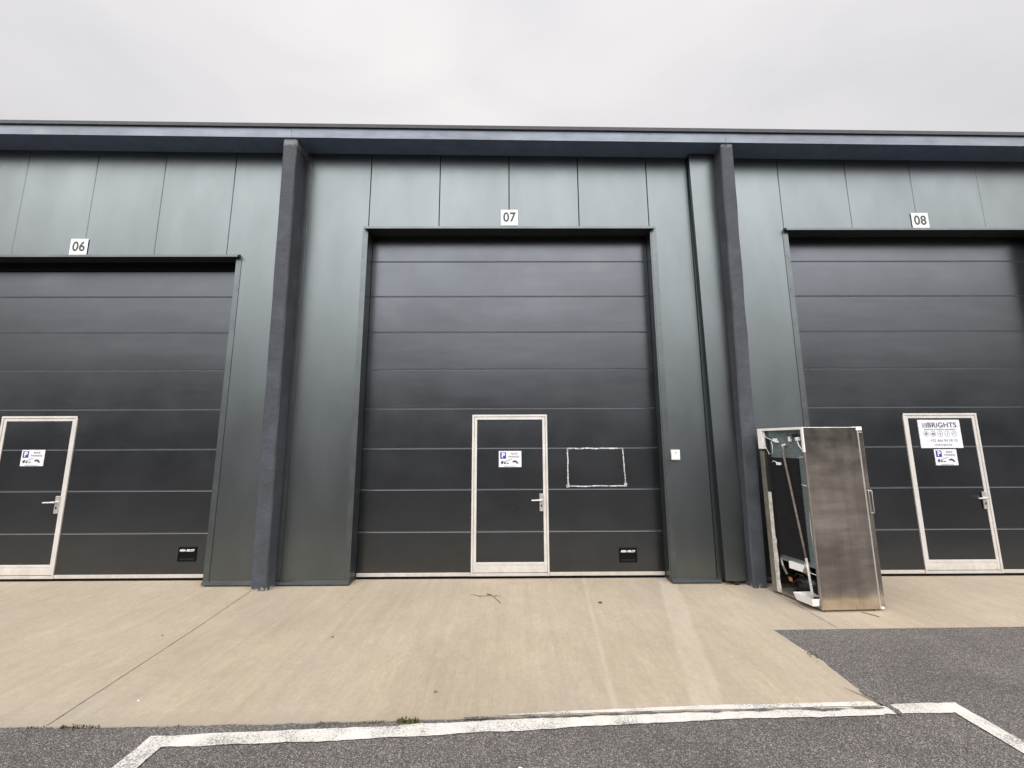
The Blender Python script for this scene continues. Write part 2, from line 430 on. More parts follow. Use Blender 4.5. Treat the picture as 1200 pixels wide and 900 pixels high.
# twigs and crumbs on the slab
b = MB()
b.tube([(-.27, -.33, .006), (-.22, -.38, .012), (-.19, -.42, .008), (-.10, -.62, .006)], .005, 5, .002)
b.tube([(-.22, -.38, .01), (-.30, -.40, .006), (-.36, -.37, .005)], .0035, 5, .001)
b.tube([(-.19, -.42, .01), (-.16, -.40, .014), (-.10, -.43, .006)], .003, 5, .001)
b.tube([(-.33, -.42, .005), (-.42, -.35, .005), (-.47, -.36, .004)], .003, 5, .001)
tag(b.build('twig', M['twig']), 'forked dry twig lying on the concrete in front of door 07', 'twig')
def crumb(x, y, r, label, cat, mat, name):
    b = MB(); g = bmesh.ops.create_icosphere(b.bm, subdivisions=2, radius=r)
    for v in g['verts']:
        v.co *= 1+.5*noise.noise(v.co*90+Vector((x, y, 0))); v.co.z = max(v.co.z*.45, -.002)
    tag(b.build(name, mat, None, loc=(x, y, .002)), label, cat)
crumb(.99, -.60, .022, 'curled brown leaf on the concrete right of the twig', 'leaf', M['twig'], 'dry_leaf')
crumb(-1.62, -1.35, .012, 'small dark stone on the concrete left of centre', 'stone', M['crack'], 'pebble')
crumb(-.53, -2.18, .014, 'small dark stone near the white line in front of door 07', 'stone', M['crack'], 'pebble')
crumb(-2.55, -2.25, .007, 'tiny pale chip on the concrete near the left slab joint', 'stone', M['inkwhite'], 'pebble')
crumb(.05, -2.86, .012, 'tiny pale stone on the asphalt below the white line', 'stone', M['inkwhite'], 'pebble')
crumb(-3.20, -1.30, .010, 'small dark stone on the concrete left of the slab joint', 'stone', M['crack'], 'pebble')

# ------------------------------------------------------------------ warehouse
WH = empty('warehouse', (0, 0, 0), 'long dark green grey industrial unit building with three numbered roller doors', 'building')
R_ = .205
def ztop(x): return 5.912-.0122*x            # eaves fall a little to the right
XL, XR = -18., 18.
G = .006
def wallpiece(b, x0, x1, z0, topfall=True, z1=None):
    zt0 = (ztop(x0)+.03 if z1 is None else z1); zt1 = (ztop(x1)+.03 if z1 is None else z1)
    e = .005
    b.hexa([(x0+G/2+e, 0, z0), (x1-G/2-e, 0, z0), (x1-G/2-e, .06, z0), (x0+G/2+e, .06, z0)],
           [(x0+G/2+e, 0, zt0), (x1-G/2-e, 0, zt1), (x1-G/2-e, .06, zt1), (x0+G/2+e, .06, zt0)])
    for xa, xb in ((x0+G/2, x0+G/2+e), (x1-G/2, x1-G/2-e)):   # folded edges of the sheet
        b.poly([(xa, .006, z0), (xb, 0, z0), (xb, 0, zt0 if xa < xb else zt1), (xa, .006, zt0 if xa < xb else zt1)])
        b.poly([(xa, .006, z0), (xa, .03, z0), (xa, .03, zt1), (xa, .006, zt1)])
ZB = .045
bays = [   # fin to fin: x0, x1, opening left/right, opening top, seam positions
    dict(x0=-9.1, x1=-3.11, o0=-8.24, o1=-3.82, zt=4.345, seams=[-7.97, -6.97, -5.97, -4.985, -3.97]),
    dict(x0=-2.92, x1=2.93, o0=-2.0, o1=2.02, zt=4.765, seams=[-2, -1, 0, 1, 2]),
    dict(x0=3.11, x1=8.86, o0=3.975, o1=7.64, zt=4.74, seams=[3.93, 4.92, 5.87, 6.85, 7.82]),
]
for B in bays:
    b = MB()
    S = B['seams']; zt = B['zt']+.03
    lo = min(S[0], B['o0']); hi = max(S[-1], B['o1'])
    # beside the opening
    if abs(S[0]-B['o0']) < .06:
        wallpiece(b, B['x0'], S[0], ZB)
        if S[0] < B['o0']-.02: b.box(S[0]+G/2, B['o0'], .001, .06, ZB, zt)
    else:
        wallpiece(b, B['x0'], B['o0'], ZB, z1=zt-.001); wallpiece(b, B['x0'], S[0], zt+.0)
    if S[-1] > B['o1']-.06 and abs(S[-1]-B['o1']) < .06:
        wallpiece(b, S[-1], B['x1'], ZB)
        if S[-1] > B['o1']+.02: b.box(B['o1'], S[-1]-G/2, .001, .06, ZB, zt)
    else:
        # sheet notched around the corner of the opening
        b.box(B['o1'], B['x1']-.002, 0, .06, ZB, zt-.001); wallpiece(b, S[-1], B['x1'], zt-.001)
    for a, c in zip(S, S[1:]): wallpiece(b, a, c, zt)
    for q in S:
        for dx in (-.03, .03):
            g = bmesh.ops.create_uvsphere(b.bm, u_segments=8, v_segments=5, radius=.009)
            for v in g['verts']: v.co = Vector((q+dx+v.co.x, -.002+v.co.y*.5, ztop(q)-.05+v.co.z))
    b.build('wall', M['wall'], WH)
    # dark core behind the panel joints
    b = MB()
    b.hexa([(B['x0'], .031, zt+.02), (B['x1'], .031, zt+.02), (B['x1'], .22, zt+.02), (B['x0'], .22, zt+.02)],
           [(B['x0'], .031, ztop(B['x0'])+.02), (B['x1'], .031, ztop(B['x1'])+.02), (B['x1'], .22, ztop(B['x1'])+.02), (B['x0'], .22, ztop(B['x0'])+.02)])
    b.box(B['x0'], B['o0']-.05, .062, .22, .0, zt+.01); b.box(B['o1']+.05, B['x1'], .062, .22, .0, zt+.01)
    b.build('wall_core', M['gap'], WH)
    # lintel drip trim
    b = MB(); z = B['zt']
    b.box(B['o0']-.05, B['o1']+.05, -.055, .0, z-.006, z+.0, .0)
    b.box(B['o0']-.05, B['o1']+.05, -.058, -.052, z-.03, z+.004, .001)
    b.hexa([(B['o0']-.05, -.052, z+.001), (B['o1']+.05, -.052, z+.001), (B['o1']+.05, -.001, z+.001), (B['o0']-.05, -.001, z+.001)],
           [(B['o0']-.05, -.052, z+.004), (B['o1']+.05, -.052, z+.004), (B['o1']+.05, -.001, z+.03), (B['o0']-.05, -.001, z+.03)])
    b.build('lintel_trim', M['trim'], WH)
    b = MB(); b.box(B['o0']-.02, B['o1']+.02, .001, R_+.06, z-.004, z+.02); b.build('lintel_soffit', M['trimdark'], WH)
    # jamb flashings: a face strip with screws and the deep return
    for sx, xo in ((-1, B['o0']), (1, B['o1'])):
        b = MB()
        xa, xb = sorted((xo, xo+sx*.075))
        b.box(xa, xb, -.006, -.001, ZB-.03, z-.005, .0015)
        b.box(min(xo, xo+sx*.004), max(xo, xo+sx*.004), -.001, R_+.04, .012, z-.005)
        for k in range(9):
            zz = .35+k*.5
            if zz < z-.1:
                g = bmesh.ops.create_uvsphere(b.bm, u_segments=8, v_segments=5, radius=.008)
                for v in g['verts']: v.co = Vector((xo+sx*.055+v.co.x, -.007+v.co.y*.5, zz+v.co.z))
        b.build('jamb_trim', M['trim'], WH)
    # base trim
    for xa, xb in ((B['x0'], B['o0']-.0), (B['o1']+.0, B['x1'] if B['x0'] != -2.92 else 2.64)):
        b = MB(); xa += .002; xb -= .002
        b.hexa([(xa, -.035, .018), (xb, -.035, .018), (xb, .05, .018), (xa, .05, .018)],
               [(xa, -.030, .050), (xb, -.030, .050), (xb, -.0012, .062), (xa, -.0012, .062)])
        b.build('base_trim', M['trim'], WH)
        b = MB(); b.box(xa+.01, xb-.01, .0, .05, .001, .017); b.build('base_seal', M['black'], WH)
# boxed downpipe cover beside the right fin
b = MB()
b.hexa([(2.655, -.09, .05), (2.93, -.09, .05), (2.93, -.002, .05), (2.655, -.002, .05)],
       [(2.60, -.09, 5.87), (2.97, -.09, 5.87), (2.97, -.002, 5.87), (2.60, -.002, 5.87)])
b.build('downpipe_cover', M['wall'], WH)
b = MB(); b.tube([(2.80, -.05, .001), (2.80, -.05, .06)], .035, 16); b.build('downpipe', M['blackp'], WH)
b = MB(); b.box(2.592, 2.599, -.012, -.002, .07, 5.85); b.build('shadow_joint', M['gap'], WH)
# small corner trims beside each fin
for x0 in (-2.915, 3.125):
    b = MB(); b.box(x0, x0+.05, -.012, -.001, .07, ztop(x0)-.03, .002); b.build('corner_trim', M['trim'], WH)

# concrete fins (party walls) between the bays
def fin(xb0, xb1, xt0, xt1):
    b = MB(); n = 26; rings = []
    zt = ztop(xt0)-.004
    for i in range(n+1):
        t = i/n; z = zt*t; x0 = xb0+(xt0-xb0)*t; x1 = xb1+(xt1-xb1)*t; yf = -.19-.10*t
        c = .014
        def j(a, k): return a+noise.noise((k*7.3+xb0, z*2.1, 0))*.006+noise.noise((k*3.3+xb0, z*9, 5))*.003
        if i == n: z -= .0
        rings.append([b.bm.verts.new(p) for p in ((j(x0, 1), -.001, z), (j(x0, 2), yf+c, z), (j(x0+c, 3), j(yf, 4), z), (j(x1-c, 5), j(yf, 6), z), (j(x1, 7), yf+c, z), (j(x1, 8), -.001, z))])
    for q, w in zip(rings, rings[1:]):
        for k in range(5): b.bm.faces.new((q[k], q[k+1], w[k+1], w[k]))
    b.bm.faces.new(rings[-1]); b.bm.faces.new(rings[0][::-1])
    # core behind the cladding line
    return b.build('buttress', M['fin'], WH)
fin(-3.112, -2.918, -3.135, -2.945)
fin(2.932, 3.108, 2.955, 3.130)
fin(8.87, 9.05, 8.9, 9.08)
fin(-9.29, -9.11, -9.3, -9.12)
for x in (-3.015, 3.02, 8.96, -9.2):
    b = MB(); b.box(x-.094, x+.094, 0, .22, 0, ztop(x)+.02); b.build('party_wall', M['fin'], WH)

# blank cladding beyond the photographed bays
for xa, xb in ((XL, -9.3), (9.06, XR)):
    b = MB(); n = int((xb-xa)); w = (xb-xa)/n
    for i in range(n): wallpiece(b, xa+i*w, xa+(i+1)*w, ZB)
    b.build('wall', M['wall'], WH)
    b = MB(); b.box(xa, xb, .062, .22, 0, 5.7); b.build('wall_core', M['gap'], WH)

# fascia, coping and soffit
def along(b, x0, x1, y0, y1, za, zb):
    b.hexa([(x0, y0, ztop(x0)+za), (x1, y0, ztop(x1)+za), (x1, y1, ztop(x1)+za), (x0, y1, ztop(x0)+za)],
           [(x0, y0, ztop(x0)+zb), (x1, y0, ztop(x1)+zb), (x1, y1, ztop(x1)+zb), (x0, y1, ztop(x0)+zb)])
for xa, xb in ((-18, -9.0), (-8.996, -3.02), (-3.016, 3.02), (3.024, 9.02), (9.024, 18)):
    b = MB(); along(b, xa, xb, -.31, -.29, -.002, .165)
    b.build('fascia', M['fascia'], WH)
b = MB(); along(b, XL, XR, -.335, .4, .167, .197); along(b, XL, XR, -.335, -.329, .145, .167)
b.build('coping', M['coping'], WH)
b = MB(); along(b, XL, XR, -.288, .02, .0, .012)
for x in [-8.4+k*1.0 for k in range(17)]:
    pass
b.build('soffit', M['soffit'], WH)
b = MB(); along(b, XL, XR, .402, 24, .0, .12); b.build('roof', M['roof'], WH)
b = MB(); b.box(XL, XL+.1, .23, 24, 0, 6.0); b.box(XR-.1, XR, .23, 24, 0, 5.6); b.box(XL+.1, XR-.1, 23.9, 24, 0, 5.6); b.build('side_wall', M['wall'], WH)

# ------------------------------------------------------------------ sectional doors
SEAM = [.060, .595, 1.136, 1.681, 2.222, 2.767, 3.303, 3.834, 4.365, 4.93]
def glint_strips(b, spans, zs, y0, y1):  # thin pale strips, sky glint put into the colour along each section joint
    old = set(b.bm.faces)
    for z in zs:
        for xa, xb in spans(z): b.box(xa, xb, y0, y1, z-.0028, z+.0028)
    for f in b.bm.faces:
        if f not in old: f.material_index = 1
def sections(b, x0, x1, z0, z1, y=R_, th=.04):
    """panel fields of the sectional door between z0 and z1, cut at the section joints"""
    cuts = [z0]+[z for z in SEAM if z0+.02 < z < z1-.02]+[z1]
    for a, c in zip(cuts, cuts[1:]):
        e0 = .003 if a != z0 else 0; e1 = .003 if c != z1 else 0
        za, zb = a+e0, c-e1
        # rounded upper lip that catches the sky, small lower return
        prof = [(y+.006, za), (y, za+.004), (y, zb-.011), (y+.003, zb-.006), (y+.010, zb), (y+th, zb), (y+th, za)]
        L = [b.bm.verts.new((x0, p, q)) for p, q in prof]; Rr = [b.bm.verts.new((x1, p, q)) for p, q in prof]
        n = len(prof)
        for i in range(n): b.bm.faces.new((L[i], L[(i+1) % n], Rr[(i+1) % n], Rr[i]))
        b.bm.faces.new(L[::-1]); b.bm.faces.new(Rr)
def make_door(B, wc, pullx, pullz):
    x0, x1 = B['o0']+.006, B['o1']-.006
    zt = B['zt']-.008
    wl, wr, wz = wc-.512, wc+.512, 2.128
    b = MB()
    sections(b, x0, wl-.003, .082, zt); sections(b, wr+.003, x1, .082, zt); sections(b, wl-.003, wr+.003, wz+.003, zt)
    glint_strips(b, lambda z: [(x0, wl-.004), (wr+.004, x1)] if z < wz else [(x0, x1)], [z for z in SEAM[1:] if z < zt-.03], R_+.0045, R_+.02)
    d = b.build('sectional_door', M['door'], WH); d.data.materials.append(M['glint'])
    # inner dark backing so the joints do not show daylight
    b = MB(); b.box(x0, x1, R_+.045, R_+.055, .0, zt); b.build('backing', M['gap'], d)
    # aluminium bottom rail and rubber seal
    b = MB(); b.box(x0, wl-.004, R_-.004, R_+.042, .036, .080, .002); b.box(wr+.004, x1, R_-.004, R_+.042, .036, .080, .002); b.box(wl-.003, wr+.003, R_-.010, R_+.042, .036, .070, .002)
    b.build('bottom_rail', M['alu'], d)
    b = MB(); b.box(x0, x1, R_+.012, R_+.04, .001, .035); b.build('rubber_seal', M['black'], d)
    # wicket door: outer frame
    b = MB(); yf = R_-.012
    b.box(wl, wl+.026, yf, R_+.03, .072, wz, .002); b.box(wr-.026, wr, yf, R_+.03, .072, wz, .002)
    b.box(wl-.0, wr+.0, yf-.001, R_+.03, wz-.026, wz+.001, .002)
    b.build('wicket_frame', M['alu'], d)
    b = MB(); yl = R_-.006; a0, a1 = wl+.030, wr-.030; zt2 = wz-.030
    b.box(a0, a0+.036, yl, R_+.03, .078, zt2, .002); b.box(a1-.036, a1, yl, R_+.03, .078, zt2, .002)
    b.box(a0+.036, a1-.036, yl, R_+.03, zt2-.036, zt2, .002); b.box(a0+.036, a1-.036, yl, R_+.03, .176, .205, .002); b.box(a0+.036, a1-.036, yl+.005, R_+.03, .078, .175, .001)
    b.build('wicket_rail', M['alu'], d)
    b = MB(); b.box(a0, a1, R_+.012, R_+.03, .071, zt2+.003); b.build('wicket_seal', M['gap'], d)
    b = MB(); sections(b, a0+.037, a1-.037, .206, zt2-.037, R_+.001, .02)
    glint_strips(b, lambda z: [(a0+.038, a1-.038)], [z for z in SEAM[1:] if z < wz], R_+.0055, R_+.0115)
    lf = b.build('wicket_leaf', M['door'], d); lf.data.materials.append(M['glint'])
    # handle: back plate, lever, key hole
    hx = wc+.421
    b = MB(); b.box(hx-.027, hx+.027, yl-.012, yl-.0005, .848, 1.072, .003)
    b.tube([(hx, yl-.012, .995), (hx, yl-.050, .995)], .012, 12)
    b.tube([(hx+.008, yl-.050, .995), (hx-.03, yl-.056, .995), (hx-.135, yl-.054, .991)], .0105, 12)
    b.build('door_handle', M['steel'], d)
    b = MB(); b.box(hx-.009, hx+.009, yl-.014, yl-.0125, .905, .935, 0); b.build('keyhole', M['blackp'], d)
    # recessed black pull cup with the maker's name
    px = pullx
    b = MB()
    b.box(px-.118, px+.118, R_-.010, R_-.0005, pullz+.098, pullz+.182, .003)
    b.box(px-.118, px-.104, R_-.010, R_-.0005, pullz, pullz+.097, .003); b.box(px+.104, px+.118, R_-.010, R_-.0005, pullz, pullz+.097, .003)
    b.box(px-.103, px+.103, R_-.010, R_-.0005, pullz, pullz+.014, .003); b.box(px-.103, px+.103, R_-.003, R_-.0005, pullz+.014, pullz+.097)
    b.build('pull_cup', M['black'], d)
    b = MB(); b.poly([(px-.10, R_-.0035, pullz+.020), (px+.10, R_-.0035, pullz+.020), (px+.09, R_-.0032, pullz+.038), (px-.09, R_-.0032, pullz+.038)]); b.build('pull_lip', M['gap'], d)
    text('lettering', 'ASSA ABLOY', px, pullz+.140, .036, M['inkwhite'], d, y=R_-.0112, sx=.90, bold=.0012)
    return d
make_door(bays[0], -6.405, -4.205, .236)
b = MB(); b.box(-8.23, -3.83, R_-.03, R_-.002, 4.215, 4.338); b.build('header_shade_strip', M['black'], WH)  # black strip painting in the soft shade under the lintel of door 06
make_door(bays[1], 0.0, 1.546, .195)
make_door(bays[2], 5.945, 7.42, .205)
# small white chips and streaks of tape residue belong to the door skins (see material)

# ------------------------------------------------------------------ signs
def plate(x, z, s, lab):
    e = empty('number_plate', (x, 0, z), lab, 'number plate')
    b = MB(); b.box(-.121, .121, -.009, -.0075, -.121, .121, .0); b.box(-.10, .10, -.0075, -.0005, -.1, .1); b.build('board', M['plate'], e)
    text('digits', s, 0, .0, .198, M['ink'], e, y=-.0105, sx=.88, bold=.0042)
    return e
plate(.004, 4.928, '07', 'square white plate with 07 on a panel joint above the middle door')
plate(-6.035, 4.487, '06', 'square white plate with 06 above the lower left door')
plate(5.902, 4.878, '08', 'square white plate with 08 above the right door')

def psign(x, z, lab, x2=0):
    e = empty('parking_sign', (x, R_-.004, z), lab, 'sign', 'private parking signs on the wicket doors')
    b = MB(); b.box(-.153, .153, -.004, .003, -.107, .107, .001); b.build('board', M['sign'], e)
    b = MB(); b.box(-.134, -.056, -.0052, -.0042, .004, .090); b.build('blue_panel', M['blue'], e)
    text('letter', 'P', -.094, .046, .088, M['inkwhite'], e, y=-.0060, bold=.0022)
    text('lettering', 'PRIVÉ', .052, .068, .034, M['inkgrey'], e, y=-.0050, bold=.0008)
    text('lettering', 'PARKING', .052, .030, .034, M['inkgrey'], e, y=-.0050, bold=.0008)
    text('lettering', 'wegsleepregeling van kracht', 0, -.094, .014, M['inkgrey'], e, y=-.0050, bold=.0002)
    b = MB()   # tow truck with crane arm and the lifted car
    Y = -.0055
    b.poly([(-.125, Y, -.056), (-.125, Y, -.040), (-.108, Y, -.024), (-.092, Y, -.024), (-.092, Y, -.056)])
    b.poly([(-.088, Y, -.056), (-.088, Y, -.046), (-.010, Y, -.050), (-.010, Y, -.056)])
    b.poly([(-.080, Y-.0002, -.045), (-.074, Y-.0002, -.030), (.018, Y-.0002, .002), (.020, Y-.0002, -.003), (-.066, Y-.0002, -.034), (-.070, Y-.0002, -.045)])
    b.disc((-.108, Y-.0004, -.058), .010, n=14); b.disc((-.070, Y-.0004, -.058), .010, n=14); b.disc((-.030, Y-.0004, -.058), .008, n=14)
    b.build('tow_truck_symbol', M['ink'], e)
    b = MB()
    c, s_ = math.cos(-.33), math.sin(-.33)
    def rt(a, d): return (.072+a*c-d*s_, Y, -.040+a*s_+d*c)
    b.poly([rt(-.045, -.006), rt(-.045, .004), rt(-.030, .007), rt(-.016, .020), (rt(.014, .020)), rt(.028, .007), rt(.045, .004), rt(.045, -.006)])
    q = rt(-.026, -.008); b.disc((q[0], Y-.0003, q[2]), .009, n=14); q = rt(.026, -.008); b.disc((q[0], Y-.0003, q[2]), .009, n=14)
    b.build('car_symbol', M['ink'], e)
    return e
psign(.004, 1.530, 'white private parking sign with blue P on the middle wicket door below 07')
psign(-6.415, 1.569, 'white private parking sign with blue P on the left wicket door below 06')
psign(5.945, 1.530, 'white private parking sign with blue P right under the company sign')

e = empty('company_sign', (5.914, R_-.004, 1.846), 'white company sign with dark BRiGHTS lettering on the right wicket door', 'sign')
b = MB(); b.box(-.289, .289, -.005, .003, -.192, .192, .001); b.build('board', M['sign'], e)
for i, (x, w, m) in enumerate([(-.232, .009, 'inkgrey'), (-.215, .009, 'inkblue'), (-.197, .010, 'inkblue'), (-.177, .012, 'ink')]):
    b = MB(); b.box(x-w/2, x+w/2, -.0062, -.0052, .085, .150); b.build('logo_bar', M[m], e)
text('lettering', 'BRiGHTS', .038, .118, .094, M['ink'], e, y=-.006, sx=1.06, bold=.0018)
text('lettering', 'electricity & building automation', 0, .062, .032, M['inkgrey'], e, y=-.006, sx=.98, bold=.0006)
for k in range(5):
    cx_ = -.195+k*.097
    b = MB(); n = 28
    for i in range(n):     # ring
        a0, a1 = 2*PI*i/n, 2*PI*(i+1)/n
        b.poly([(cx_+.038*math.cos(a0), -.006, .002+.038*math.sin(a0)), (cx_+.038*math.cos(a1), -.006, .002+.038*math.sin(a1)),
                (cx_+.033*math.cos(a1), -.006, .002+.033*math.sin(a1)), (cx_+.033*math.cos(a0), -.006, .002+.033*math.sin(a0))])
    if k == 0: b.disc((cx_, -.0062, .002), .020)
    elif k == 1: b.poly([(cx_-.022, -.0062, -.016), (cx_+.022, -.0062, -.016), (cx_+.022, -.0062, .006), (cx_, -.0062, .024), (cx_-.022, -.0062, .006)])
    elif k == 2:
        b.box(cx_-.003, cx_+.003, -.0064, -.0058, -.022, .026); b.box(cx_-.022, cx_+.022, -.0069, -.0065, -.001, .005)
    elif k == 3: b.poly([(cx_+.010, -.0062, .026), (cx_-.014, -.0062, -.002), (cx_-.001, -.0062, -.002), (cx_-.009, -.0062, -.024), (cx_+.015, -.0062, .006), (cx_+.003, -.0062, .006)])
    else:
        for sg in (-1, 1): b.poly([(cx_-.020, -.0062-.0002*sg, .000), (cx_-.020, -.0062-.0002*sg, .006), (cx_+.020, -.0062-.0002*sg, .003+sg*.022), (cx_+.020, -.0062-.0002*sg, .003+sg*.016)])
        b.disc((cx_-.018, -.0067, .003), .008, n=12)
    b.build('pictogram', M['inkgrey'], e)
text('lettering', '+32 464 94 38 70', .035, -.092, .050, M['inkblue'], e, y=-.006, bold=.0010)
text('lettering', 'www.brights.be', .020, -.148, .036, M['inkgrey'], e, y=-.006, bold=.0006)

# small white alarm box
e = empty('alarm_box', (2.157, -.007, 1.582), 'small white plastic alarm box on the cladding right of door 07', 'alarm box')
b = MB(); b.box(-.055, .055, -.040, .006, -.066, .066, .012); b.build('housing', M['white'], e, True)
b = MB(); b.box(-.012, .012, -.0425, -.0405, .020, .034, 0); b.build('sensor_window', M['inkgrey'], e)

# tape rectangle left on door 07
b = MB()
def tstrip(p, q, w, seed):
    n = 26; L = []; Rr = []
    d = Vector(q)-Vector(p); nrm = Vector((-d.y, d.x)).normalized()
    for i in range(n+1):
        c = Vector(p)+d*i/n; ww = w/2*(1+.45*noise.noise((c.x*30, c.y*30, seed)))
        y = R_-.0022-.0015*abs(noise.noise((c.x*40, c.y*40, seed+4)))
        o = nrm*noise.noise((c.x*9, c.y*9, seed+9))*.006
        L.append(b.bm.verts.new((c.x+nrm.x*ww+o.x, y-seed*.0004, c.y+nrm.y*ww+o.y))); Rr.append(b.bm.verts.new((c.x-nrm.x*ww+o.x, y-seed*.0004, c.y-nrm.y*ww+o.y)))
    for i in range(n): b.bm.faces.new((L[i], Rr[i], Rr[i+1], L[i+1]))
tstrip((.79, 1.668), (1.545, 1.668), .016, 1); tstrip((.785, 1.675), (.782, 1.170), .017, 2)
tstrip((1.535, 1.675), (1.556, 1.185), .015, 3); tstrip((.765, 1.168), (1.575, 1.172), .014, 4)
tstrip((.755, 1.168), (.802, 1.180), .040, 5); tstrip((1.535, 1.192), (1.575, 1.190), .030, 6)
tag(b.build('tape_outline', M['tape']), 'rectangle of torn silvery tape stuck on door 07 right of its wicket', 'tape')

# ------------------------------------------------------------------ old refrigerator
A = Vector((3.226, -.895, 0)); U = Vector((.9992, .040, 0)); V = Vector((-.215, .9766, 0))
def F(u, v, z): return tuple(U*u+V*v+Vector((0, 0, z)))
FR = empty('refrigerator', A, 'discarded tall stainless refrigerator with open back standing by the right pillar', 'refrigerator')
W_, D_, H_ = .625, .600, 1.905
b = MB()   # near side panel
b.box(.0, W_, .0, .018, .020, H_-.004, .004, F); near = b.build('side_panel', M['inox'], FR)
b = MB(); b.box(.0, W_, D_-.018, D_, .020, H_-.004, .004, F); b.build('side_panel', M['inox'], FR)
b = MB(); b.box(-.002, W_, .019, D_-.019, H_-.030, H_-.002, .002, F); b.build('top_panel', M['white'], FR)
b = MB(); b.box(0, W_, .019, D_-.019, .020, .05, .002, F); b.build('base_tray', M['edge'], FR)
for u in (.04, W_-.05):
    for v in (.04, D_-.04):
        b = MB(); b.tube([F(u, v, 0.0), F(u, v, .022)], .018, 10); b.build('foot', M['blackp'], FR)
# folded edges of the shell around the open back
b = MB(); b.box(-.012, .002, .001, .020, .022, 1.70, .001, F); b.box(-.010, .002, D_-.055, D_-.001, .022, 1.63, .001, F)
b.build('folded_edge', M['edge'], FR)
b = MB(); b.box(-.014, .000, -.002, .022, 1.63, H_, .002, F); b.box(-.016, .03, D_-.060, D_+.004, 1.66, H_, .003, F); b.box(-.014, .002, .022, D_-.061, H_-.026, H_, .001, F)
b.build('corner_cap', M['white'], FR)
b = MB(); b.box(.055, .070, .019, D_-.019, .40, H_-.031, 0, F); b.box(.071, W_, .019, D_-.019, .40, .43, 0, F)
b.build('back_sheet', M['galv'], FR)
b = MB(); b.box(.58, .60, .019, D_-.019, .051, .399, 0, F); b.build('compartment_wall', M['gap'], FR)
# black condenser with tubes and wires
b = MB(); b.box(.038, .053, .145, .505, .45, 1.56, 0, F)
k = 0; z = .47
pts = []
while z < 1.55:
    pts += [F(.030, .16 if k % 2 else .49, z), F(.030, .49 if k % 2 else .16, z)]; k += 1; z += .045
b.tube(pts, .0045, 6)
for i in range(30):
    v = .155+i*.0118; b.tube([F(.0235, v, .46), F(.0235, v, 1.55)], .0014, 4)
b.build('condenser', M['coil'], FR)
b = MB(); b.box(.020, .037, .500, .535, .43, 1.80, 0, F); b.build('cable_duct', M['coil'], FR)
# drain pipe
b = MB(); b.tube([F(.05, .285, 1.70), F(.015, .290, 1.69), F(.004, .285, 1.60), F(.004, .23, 1.20), F(.004, .165, .72), F(.004, .135, .50)], .0115, 10)
b.build('drain_pipe', M['pipe'], FR, True)
b = MB(); b.tube([F(.004, .135, .50), F(.0, .115, .30), F(-.006, .098, .18), F(-.006, .10, .055)], .0125, 10)
b.build('hose', M['dirtywhite'], FR, True)
b = MB(); b.tube([F(.045, .285, 1.712), F(.008, .289, 1.705), F(.0025, .286, 1.64)], .0145, 10)
b.build('hose', M['dirtywhite'], FR, True)
b = MB(); b.tube([F(.0, .105, .40), F(.0, .165, .44)], .002, 5); b.build('wire', M['white'], FR, True)
b = MB(); b.tube([F(-.001, .02, .355), F(-.001, .15, .36)], .003, 5); b.build('wire', M['white'], FR, True)
b = MB(); b.tube([F(.03, .55, 1.82), F(.0, .50, 1.80), F(.01, .42, 1.76), F(.01, .385, 1.745)], .004, 6); b.build('wire', M['white'], FR, True)
b = MB(); b.tube([F(.0, .545, 1.80), F(-.004, .52, 1.70), F(-.002, .47, 1.60), F(.004, .43, 1.61), F(.006, .425, 1.70), F(.008, .44, 1.75)], .0035, 6); b.build('wire', M['white'], FR, True)
b = MB(); b.tube([F(.02, .47, 1.50), F(.005, .43, 1.52), F(.01, .37, 1.50)], .004, 6); b.build('wire', M['white'], FR, True)
b = MB(); b.tube([F(.02, .11, 1.77), F(.0, .07, 1.70), F(.0, .03, 1.645)], .0055, 6); b.build('wire', M['white'], FR, True)
b = MB(); b.tube([F(.01, .12, 1.56), F(.0, .06, 1.575), F(.0, .03, 1.58)], .003, 6); b.build('wire', M['white'], FR, True)
b = MB(); b.tube([F(.02, .11, 1.275), F(.01, .04, 1.265)], .004, 6); b.build('wire', M['white'], FR, True)
b = MB(); b.tube([F(.01, .035, 1.10), F(.008, .045, .80), F(.008, .030, .55), F(.006, .03, .42)], .004, 6); b.build('wire', M['white'], FR, True)

b = MB()
for (u, v, z, sx, sz) in [(.03, .405, 1.765, .022, .018), (.03, .38, 1.745, .018, .010), (.03, .205, 1.775, .012, .028), (.02, .095, 1.775, .022, .020), (.02, .375, 1.49, .024, .016)]:
    b = MB(); b.box(u-.015, u+.012, v-sx, v+sx, z-sz, z+sz, .004, F); b.build('connector', M['white'], FR)
b = MB(); b.tube([F(.03, .18, 1.80), F(.01, .15, 1.83), F(.015, .12, 1.79), F(.02, .10, 1.84), F(.01, .07, 1.80)], .005, 6)
b.tube([F(.03, .14, 1.81), F(.01, .17, 1.78), F(.02, .21, 1.84), F(.02, .24, 1.82)], .0035, 6)
b.box(.02, .04, .10, .16, 1.79, 1.83, .004, F); b.build('cable', M['blackp'], FR, True)
